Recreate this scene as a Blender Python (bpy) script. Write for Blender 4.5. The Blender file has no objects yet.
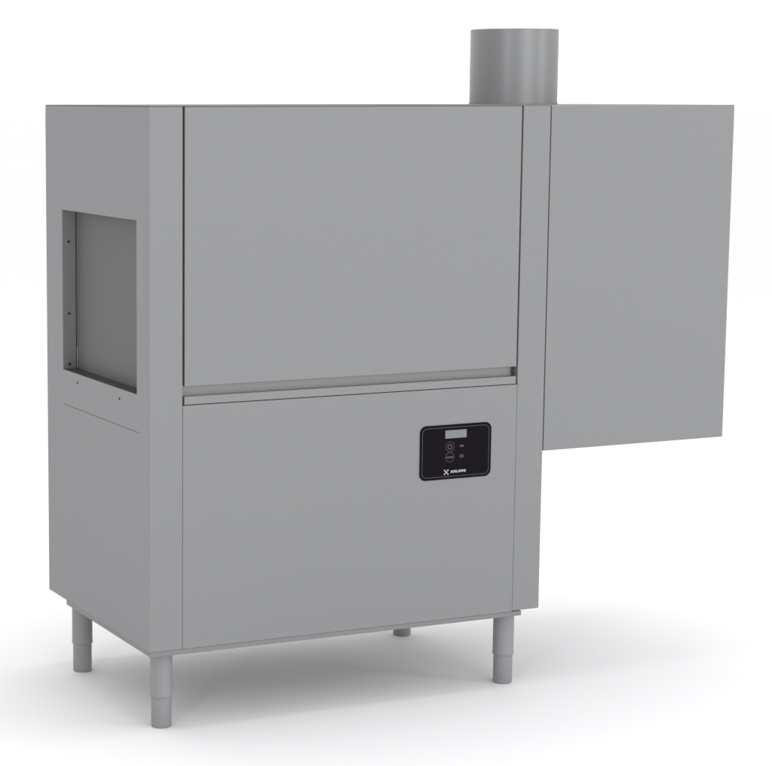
import bpy, bmesh, math
from mathutils import Vector, Matrix

# ------------------------------------------------------------ camera
sc = bpy.context.scene
C = sc.collection
cd = bpy.data.cameras.new("camera"); cam = bpy.data.objects.new("camera", cd); C.objects.link(cam)
sc.camera = cam
yaw, pitch = 0.4070237880323829, 0.1381551064792474
fw = Vector((math.sin(yaw)*math.cos(pitch), math.cos(yaw)*math.cos(pitch), -math.sin(pitch)))
rt = Vector((math.cos(yaw), -math.sin(yaw), 0)); up = rt.cross(fw)
M = Matrix((rt, up, -fw)).transposed().to_4x4()
M.translation = Vector((-1.9588989232, -4.6777558312, 1.5987940177))
cam.matrix_world = M
cd.sensor_fit = 'HORIZONTAL'; cd.sensor_width = 36
cd.lens = 36*2075.0542844/772
cd.shift_x = 214.9455595/772
cd.clip_start = .05; cd.clip_end = 400

# ------------------------------------------------------------ light
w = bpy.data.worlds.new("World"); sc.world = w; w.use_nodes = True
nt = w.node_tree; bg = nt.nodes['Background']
tc = nt.nodes.new('ShaderNodeTexCoord'); sx = nt.nodes.new('ShaderNodeSeparateXYZ')
nt.links.new(tc.outputs['Generated'], sx.inputs[0])
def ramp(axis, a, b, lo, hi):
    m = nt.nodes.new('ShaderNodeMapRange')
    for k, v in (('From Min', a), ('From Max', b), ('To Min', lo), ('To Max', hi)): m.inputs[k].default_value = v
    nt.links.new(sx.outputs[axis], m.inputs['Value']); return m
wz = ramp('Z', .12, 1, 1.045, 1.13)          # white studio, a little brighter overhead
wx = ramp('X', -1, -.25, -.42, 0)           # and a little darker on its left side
wy = ramp('Y', .2, 1, 0, .30)               # brighter behind, added to keep the far floor white
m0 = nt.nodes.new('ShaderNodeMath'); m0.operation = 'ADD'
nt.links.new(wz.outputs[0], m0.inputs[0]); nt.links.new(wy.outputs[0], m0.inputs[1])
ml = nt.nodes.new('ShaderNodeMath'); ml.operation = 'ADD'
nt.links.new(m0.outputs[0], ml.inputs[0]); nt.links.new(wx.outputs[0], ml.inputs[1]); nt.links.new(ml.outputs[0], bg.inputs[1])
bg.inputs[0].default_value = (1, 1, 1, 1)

def area(name, loc, target, sx, sy, power, col=(1, 1, 1)):
    l = bpy.data.lights.new(name, 'AREA'); l.shape = 'RECTANGLE'; l.size = sx; l.size_y = sy
    l.energy = power; l.color = col
    o = bpy.data.objects.new(name, l); C.objects.link(o)
    o.location = loc
    o.rotation_euler = (Vector(target)-Vector(loc)).to_track_quat('-Z', 'Y').to_euler()
    return o
area('overhead_softbox', (.9, .4, 4.8), (.9, .3, 0), 2, 2, 45)
area('front_softbox', (1.5, -6.6, 2.1), (1, 0, 1.5), 3, 1.4, 60)
area('right_strip', (6.2, -4.6, 2.4), (1.3, .3, 1.4), .6, 3.6, 50)
area('left_strip', (-4.1, -4.1, 2.4), (1.3, .3, 1.4), .6, 3.6, 40)

sc.view_settings.view_transform = 'Standard'; sc.view_settings.look = 'None'
sc.view_settings.exposure = 0; sc.view_settings.gamma = 1
sc.render.engine = 'CYCLES'

# ------------------------------------------------------------ materials
def mat(name, col, rough=.5, metal=0.0, brushed=0.0, axis=(0, 0, 1), spec=.5):
    m = bpy.data.materials.new(name); m.use_nodes = True
    nt = m.node_tree; b = nt.nodes['Principled BSDF']
    b.inputs['Base Color'].default_value = (*col, 1)
    b.inputs['Roughness'].default_value = rough
    b.inputs['Metallic'].default_value = metal
    b.inputs['Specular IOR Level'].default_value = spec
    if brushed:
        tc = nt.nodes.new('ShaderNodeTexCoord')
        mp = nt.nodes.new('ShaderNodeMapping')
        mp.inputs['Scale'].default_value = tuple(12 if a else 900 for a in axis)
        n = nt.nodes.new('ShaderNodeTexNoise'); n.inputs['Scale'].default_value = 1; n.inputs['Detail'].default_value = 3
        nt.links.new(tc.outputs['Object'], mp.inputs[0]); nt.links.new(mp.outputs[0], n.inputs['Vector'])
        big = nt.nodes.new('ShaderNodeTexNoise'); big.inputs['Scale'].default_value = 2.2; big.inputs['Detail'].default_value = 2
        nt.links.new(tc.outputs['Object'], big.inputs['Vector'])
        mx = nt.nodes.new('ShaderNodeMath'); mx.operation = 'ADD'
        nt.links.new(n.outputs[0], mx.inputs[0]); nt.links.new(big.outputs[0], mx.inputs[1])
        mr = nt.nodes.new('ShaderNodeMapRange'); mr.inputs['From Min'].default_value = .6; mr.inputs['From Max'].default_value = 1.4
        mr.inputs['To Min'].default_value = rough-brushed; mr.inputs['To Max'].default_value = rough+brushed
        nt.links.new(mx.outputs[0], mr.inputs['Value']); nt.links.new(mr.outputs[0], b.inputs['Roughness'])
        cr = nt.nodes.new('ShaderNodeMapRange'); cr.inputs['From Min'].default_value = .6; cr.inputs['From Max'].default_value = 1.4
        cr.inputs['To Min'].default_value = .985; cr.inputs['To Max'].default_value = 1.015
        nt.links.new(mx.outputs[0], cr.inputs['Value'])
        vm = nt.nodes.new('ShaderNodeVectorMath'); vm.operation = 'SCALE'; vm.inputs[0].default_value = col
        nt.links.new(cr.outputs[0], vm.inputs['Scale']); nt.links.new(vm.outputs[0], b.inputs['Base Color'])
    return m
S = (.237, .240, .246)
STEEL = mat('brushed_steel', S, .55, .15, .04, (0, 0, 1))
STEEL_H = mat('brushed_steel_horizontal', S, .55, .15, .04, (1, 0, 0))
PIPE = mat('pipe_steel', (.245, .248, .252), .4, .35, .03, (0, 0, 1))
LEG = mat('leg_steel', (.262, .264, .274), .5, .12)
INNER = mat('inner_steel', (.25, .25, .254), .5, .4)
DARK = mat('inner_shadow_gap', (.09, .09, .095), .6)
CURT = mat('curtain_rubber_shaded', (.112, .112, .112), .6)  # rubber grey, darkened to carry the shade inside the tunnel
BLACK = mat('panel_black_film', (.006, .004, .007), .5, 0, spec=.06)
PRINT = mat('printed_grey', (.12, .116, .125), .5)
PRINTD = mat('printed_dark_grey', (.07, .066, .074), .5)
WHITE = mat('printed_white', (.42, .42, .44), .5)
LCD = mat('display_grey', (.185, .2, .197), .5)
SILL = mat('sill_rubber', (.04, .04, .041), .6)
TOP = mat('top_steel', (.2, .203, .207), .8, .1, spec=.1)
BASEU = mat('underside_shade_and_fold', (.075, .075, .078), .6, .1)  # dark tone shared by the added shade plate and the fold line
BASE = mat('base_steel', (.215, .217, .222), .55, .15)
HOLE = mat('screw_black', (.02, .02, .02), .5)
PIN = mat('bright_steel', (.5, .5, .5), .3, .5)
FLOOR = mat('studio_floor', (.902, .903, .915), .75, 0, spec=.1)

# ------------------------------------------------------------ helpers
def obj(name, bm, m, parent=None, bevel=0, seg=2, smooth=False):
    me = bpy.data.meshes.new(name); bmesh.ops.recalc_face_normals(bm, faces=bm.faces)
    bm.to_mesh(me); bm.free(); me.materials.append(m)
    o = bpy.data.objects.new(name, me); C.objects.link(o)
    if parent: o.parent = parent; o.matrix_parent_inverse = Matrix.Translation(-origin(parent))
    if smooth:
        for p in me.polygons: p.use_smooth = True
    if bevel:
        b = o.modifiers.new('bevel', 'BEVEL'); b.width = bevel; b.segments = seg; b.limit_method = 'ANGLE'; b.angle_limit = math.radians(40)
        b.harden_normals = True
        for p in me.polygons: p.use_smooth = True
    return o
def origin(p):                       # only the root empty is moved; every part is modelled in world place
    return Vector(p.location) if p.type == 'EMPTY' else Vector((0, 0, 0))
def box(bm, x0, x1, y0, y1, z0, z1):
    v = [bm.verts.new((x, y, z)) for x in (x0, x1) for y in (y0, y1) for z in (z0, z1)]
    for f in ((0, 1, 3, 2), (4, 6, 7, 5), (0, 4, 5, 1), (2, 3, 7, 6), (0, 2, 6, 4), (1, 5, 7, 3)):
        bm.faces.new([v[i] for i in f])
    return bm
def boxo(name, m, parent, dims, bevel=0):
    return obj(name, box(bmesh.new(), *dims), m, parent, bevel)
def lathe(bm, cx, cy, prof, n=64, close=True):
    rings = []
    for r, z in prof:
        rings.append([bm.verts.new((cx+r*math.cos(2*math.pi*i/n), cy+r*math.sin(2*math.pi*i/n), z)) for i in range(n)])
    for a, b in zip(rings, rings[1:]):
        for i in range(n): bm.faces.new((a[i], a[(i+1) % n], b[(i+1) % n], b[i]))
    if close: bm.faces.new(rings[0]); bm.faces.new(rings[-1])
    return bm
def prism(bm, pts, y0, y1):           # x,z outline extruded along y
    a = [bm.verts.new((x, y0, z)) for x, z in pts]; b = [bm.verts.new((x, y1, z)) for x, z in pts]
    bm.faces.new(a); bm.faces.new(b[::-1]); n = len(pts)
    for i in range(n): bm.faces.new((a[i], a[(i+1) % n], b[(i+1) % n], b[i]))
    return bm
def zprism(bm, pts, z0, z1):
    a = [bm.verts.new((x, y, z0)) for x, y in pts]; b = [bm.verts.new((x, y, z1)) for x, y in pts]
    bm.faces.new(a); bm.faces.new(b[::-1]); n = len(pts)
    for i in range(n): bm.faces.new((a[i], a[(i+1) % n], b[(i+1) % n], b[i]))
    return bm
def rrect(x0, x1, z0, z1, r, n=10):
    p = []
    for cx, cz, a0 in ((x1-r, z1-r, 0), (x0+r, z1-r, 90), (x0+r, z0+r, 180), (x1-r, z0+r, 270)):
        for i in range(n+1):
            a = math.radians(a0+90*i/n); p.append((cx+r*math.cos(a), cz+r*math.sin(a)))
    return p
def band(bm, outer, inner, y0, y1):   # ring between two outlines of equal count
    n = len(outer)
    L = [[bm.verts.new((x, y, z)) for x, z in pts] for pts, y in ((outer, y0), (inner, y0), (inner, y1), (outer, y1))]
    for k in range(4):
        a, b = L[k], L[(k+1) % 4]
        for i in range(n): bm.faces.new((a[i], a[(i+1) % n], b[(i+1) % n], b[i]))
    return bm
def circ(cx, cz, r, n=40, a0=0, a1=360):
    return [(cx+r*math.cos(math.radians(a0+(a1-a0)*i/n)), cz+r*math.sin(math.radians(a0+(a1-a0)*i/n))) for i in range(n)]
def arc(bm, cx, cz, r, t, a0, a1, y0, y1, n=24):
    pts = [(cx+(r+t/2)*math.cos(math.radians(a0+(a1-a0)*i/n)), cz+(r+t/2)*math.sin(math.radians(a0+(a1-a0)*i/n))) for i in range(n+1)]
    pts += [(cx+(r-t/2)*math.cos(math.radians(a1+(a0-a1)*i/n)), cz+(r-t/2)*math.sin(math.radians(a1+(a0-a1)*i/n))) for i in range(n+1)]
    return prism(bm, pts, y0, y1)
def text(name, s, m, parent, x0, x1, z0, z1, y, bold=0.0, shear=0.0):
    cu = bpy.data.curves.new(name, 'FONT'); cu.body = s; cu.size = 1; cu.offset = bold; cu.shear = shear; cu.extrude = .01
    t = bpy.data.objects.new('tmp', cu); C.objects.link(t)
    bpy.context.view_layer.update()
    me = bpy.data.meshes.new_from_object(t.evaluated_get(bpy.context.evaluated_depsgraph_get()))
    bpy.data.objects.remove(t)
    xs = [v.co.x for v in me.vertices]; ys = [v.co.y for v in me.vertices]
    ax, bx, ay, by = min(xs), max(xs), min(ys), max(ys)
    for v in me.vertices:
        X, Y, Z = v.co
        v.co = (x0+(X-ax)/(bx-ax)*(x1-x0), y-Z*.02, z0+(Y-ay)/(by-ay)*(z1-z0))
    me.name = name; me.materials.clear(); me.materials.append(m)
    o = bpy.data.objects.new(name, me); C.objects.link(o); o.parent = parent
    o.matrix_parent_inverse = Matrix.Translation(-origin(parent))
    return o

# ------------------------------------------------------------ setting
bm = bmesh.new(); R = 150; FZ = -.0045
f = bm.faces.new([bm.verts.new(p) for p in ((-R, -R, FZ), (R, -R, FZ), (R, R, FZ), (-R, R, FZ))])
fl = obj('floor', bm, FLOOR); fl['kind'] = 'structure'; fl['label'] = 'seamless white studio floor under the machine'

# ------------------------------------------------------------ the dishwasher
W, D, ZT, ZB = 1.15, .740, 1.5714, .2082
S1, S2, HX, HZ = .0898, 1.0657, 1.7475, .6451
ZD, ZL, ZP = .8801, .8536, .8334
WY0, WY1, WZ0, WZ1 = .0837, .6141, .8537, 1.2892
root = bpy.data.objects.new('conveyor_dishwasher', None); C.objects.link(root)
root.location = (W/2, D/2, 0); root.empty_display_size = .2
root['label'] = 'grey steel conveyor dishwasher on round legs with side hood and flue pipe'
root['category'] = 'dishwasher'

T = .012
# left side panel folded round the front corner, with the rack opening cut out of it
bm = bmesh.new()
zprism(bm, [(0, 0), (S1-.0005, 0), (S1-.0005, .022), (T, .022), (T, D), (0, D)], ZB, ZT-.0019)
side = obj('side_panel', bm, STEEL, root)
cut = obj('cut', box(bmesh.new(), -.05, .04, WY0, WY1, WZ0, WZ1), STEEL)
md = side.modifiers.new('b', 'BOOLEAN'); md.object = cut; md.operation = 'DIFFERENCE'; md.solver = 'EXACT'
bpy.context.view_layer.update()
me = bpy.data.meshes.new_from_object(side.evaluated_get(bpy.context.evaluated_depsgraph_get()))
side.modifiers.clear(); side.data = me; me.name = 'side_panel'; bpy.data.objects.remove(cut)
for p in me.polygons: p.use_smooth = True
b = side.modifiers.new('bevel', 'BEVEL'); b.width = .0022; b.segments = 3; b.limit_method = 'ANGLE'; b.harden_normals = True
# two screw holes and the scored fold line below the opening
for y, z in ((.5024, .8294), (.1995, .8275)):
    bm = bmesh.new(); bmesh.ops.create_cone(bm, cap_ends=True, segments=20, radius1=.0034, radius2=.0034, depth=.002,
        matrix=Matrix.Translation((-.0004, y, z)) @ Matrix.Rotation(math.pi/2, 4, 'Y'))
    obj('screw', bm, HOLE, side)
boxo('fold_line', BASEU, side, (-.0004, .0002, .076, .612, .7577, .7591))
# right side panel with its front post
bm = bmesh.new()
zprism(bm, [(S2+.0005, 0), (W, 0), (W, D), (W-T, D), (W-T, .022), (S2+.0005, .022)], ZB+.0025, ZT-.0019)
obj('side_panel', bm, STEEL, root, .0012)
boxo('back_panel', STEEL, root, (T+.001, W-T-.001, D-.014, D-.002, ZB, ZT-.0021))
boxo('top_panel', TOP, root, (.0003, W-.0003, .0003, D-.0003, ZT-.0017, ZT), .0003)
# inner chamber seen through the door gaps and behind the pull recess
boxo('inner_frame', DARK, root, (S1-.012, S2+.012, .0235, .030, ZB+.01, ZT-.003))
bm = box(bmesh.new(), S1+.0015, S2-.011, .0185, .0232, ZL-.018, ZD+.02)
obj('recess_panel', bm, INNER, root)
# lift door, pull lip, lower front panel
ld = boxo('lift_door', STEEL, root, (S1+.0052, S2-.0042, .0005, .0160, ZD, ZT-.0026), .0004)
boxo('door_handle', STEEL_H, root, (S1+.0045, S2-.0042, .0005, .0180, ZP-.0002, ZL), .0008)
fp = boxo('front_panel', STEEL, root, (S1+.0001, S2-.0001, .0004, .0200, ZB+.0006, ZP-.0022), .0006)
# base frame
boxo('base_frame', BASE, root, (.0025, 1.0965, .0025, .606, .1950, ZB-.0002), .0006)
boxo('underside_shade_plate', BASEU, root, (.012, 1.088, .012, .598, .1938, .1948))  # dark plate added under the base to deepen the floor shadow
# hood beside the body
bm = bmesh.new()
box(bm, W+.0035, HX, .0006, .70, HZ, ZT-.0005)
obj('dryer_hood', bm, STEEL, root, .0012)
boxo('hood_seal', DARK, root, (W+.0002, W+.0033, .004, .69, HZ+.004, ZT-.006))
# flue pipe, open tube
pc, pr = (1.2880, .40), .1235
bm = bmesh.new()
lathe(bm, *pc, [(pr, ZT-.001), (pr, 1.7795), (pr-.002, 1.7805), (pr-.004, 1.7795), (pr-.004, ZT-.001), (pr, ZT-.001)], 128, close=False)
bmesh.ops.remove_doubles(bm, verts=bm.verts, dist=1e-5)
fp_ = obj('flue_pipe', bm, PIPE, root)
for p in fp_.data.polygons: p.use_smooth = True
fp_.data.set_sharp_from_angle(angle=math.radians(25))
bm = lathe(bmesh.new(), *pc, [(pr+.0015, ZT+.0002), (pr+.0015, ZT+.004), (pr+.0003, ZT+.004), (pr+.0003, ZT+.0002), (pr+.0015, ZT+.0002)], 96, close=False)
obj('pipe_collar', bm, INNER, fp_)

# ---- opening: lining, screws, curtain
bm = bmesh.new()
e = .0012; x0, x1 = -.0000, .0385
box(bm, .0012, x1, WY1-.0006, WY1+.0006, WZ0+.0008, WZ1-.0003)
box(bm, T+.0005, x1, WY0-.006, WY0-.0003, WZ0-.006, WZ1+.006)
box(bm, T+.0005, .60, WY0-.0002, WY1-.0008, WZ1+.0003, WZ1+.006)
fr = obj('opening_frame', bm, INNER, root)
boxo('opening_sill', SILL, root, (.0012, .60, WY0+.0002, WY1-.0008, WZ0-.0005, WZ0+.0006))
for x, z in ((.0143, 1.2025), (.0143, 1.0061), (.0148, .8669)):
    bm = bmesh.new(); bmesh.ops.create_cone(bm, cap_ends=True, segments=20, radius1=.0034, radius2=.0034, depth=.003,
        matrix=Matrix.Translation((x+.004, WY1-.0016, z)) @ Matrix.Rotation(math.pi/2, 4, 'X'))
    obj('screw', bm, HOLE, fr)
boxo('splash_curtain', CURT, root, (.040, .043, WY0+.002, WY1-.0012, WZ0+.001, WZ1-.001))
boxo('curtain_pin', PIN, root, (.0385, .0398, WY1-.0085, WY1-.0062, .8580, .9140), .0005)
# tunnel back wall inside
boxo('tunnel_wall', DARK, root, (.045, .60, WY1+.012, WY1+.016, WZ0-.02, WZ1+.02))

# ---- legs
leg_src = None
for i, (lx, ly) in enumerate(((.0565, .0605), (1.078, .0600), (.0565, .626), (1.075, .612))):
    if i == 0:
        bm = lathe(bmesh.new(), lx, ly, [(.0285, .0755), (.0292, .0775), (.0292, .085), (.0285, .087), (.0285, .1950)], 48)
        l0 = obj('leg', bm, LEG, root, .0006, smooth=True)
        bm = lathe(bmesh.new(), lx, ly, [(.0240, FZ+.0002), (.0255, FZ+.0012), (.0262, FZ+.003), (.0262, .0750)], 48)
        f0 = obj('foot', bm, LEG, l0, .0006, smooth=True)
        p0 = (lx, ly)
    else:
        l = l0.copy(); C.objects.link(l); l.parent = root; l.matrix_parent_inverse = l0.matrix_parent_inverse.copy(); l.location = (lx-p0[0], ly-p0[1], 0)
        f = f0.copy(); C.objects.link(f); f.parent = l
        f.matrix_parent_inverse = Matrix.Identity(4)
f0.matrix_parent_inverse = Matrix.Identity(4)

# ---- control panel
cp = obj('control_panel', prism(bmesh.new(), rrect(.7690, .9868, .5897, .7356, .0185), -.0018, -.0001), BLACK, root, .0004)
Y0, Y1 = -.0021, -.0017
obj('border_line', band(bmesh.new(), rrect(.7755, .9795, .5966, .7287, .0135), rrect(.7763, .9787, .5974, .7279, .0128), Y0, Y1), PRINT, cp)
obj('display', prism(bmesh.new(), rrect(.8450, .9100, .6990, .7205, .0008, 3), Y0, Y1), LCD, cp)
b1 = obj('power_button', band(bmesh.new(), circ(.8597, .6765, .0134), circ(.8597, .6765, .0124), Y0, Y1), PRINTD, cp)
bm = bmesh.new(); arc(bm, .8597, .6765, .0062, .0016, 120, 420, Y0, Y1); box(bm, .8590, .8604, Y0, Y1, .6785, .6850)
obj('power_symbol', bm, PRINT, b1)
b2 = obj('start_button', band(bmesh.new(), circ(.8597, .6480, .0134), circ(.8597, .6480, .0124), Y0, Y1), PRINTD, cp)
text('start_lettering', 'START', PRINT, b2, .8487, .8707, .6456, .6504, -.0019, .03)
for z, s in ((.6768, 'OK'), (.6486, 'SET')):
    bm = bmesh.new()
    if s == 'OK':
        box(bm, .8890, .9025, Y0, Y1, .6772, .6790); box(bm, .8905, .9010, Y0, Y1, .6752, .6762)
        box(bm, .8900, .9015, Y0, Y1, .6738, .6743)
    else:
        arc(bm, .8957, .6486, .0052, .0013, -60, 240, Y0, Y1); box(bm, .8900, .9015, Y0, Y1, .6480, .6494)
    obj('touch_key', bm, PRINT, cp)
# emblem: bright core with four paddles
bm = bmesh.new()
cx, cz = .8497, .6088
prism(bm, circ(cx, cz, .0032, 20), Y0, Y1)
for a in (45, 135, 225, 315):
    ca, sa = math.cos(math.radians(a)), math.sin(math.radians(a))
    pts = [(2.8, -.9), (5.6, -.8), (6.4, -2.2), (8.8, -2.0), (9.2, 0), (8.8, 2.0), (6.4, 2.2), (5.6, .8), (2.8, .9)]
    prism(bm, [(cx+(u*ca-v*sa)*.001, cz+(u*sa+v*ca)*.001) for u, v in pts], Y0, Y1)
obj('emblem', bm, WHITE, cp)
text('brand_lettering', 'KRUPPS', WHITE, cp, .8622, .9105, .6058, .6128, -.0019, .045, .25)
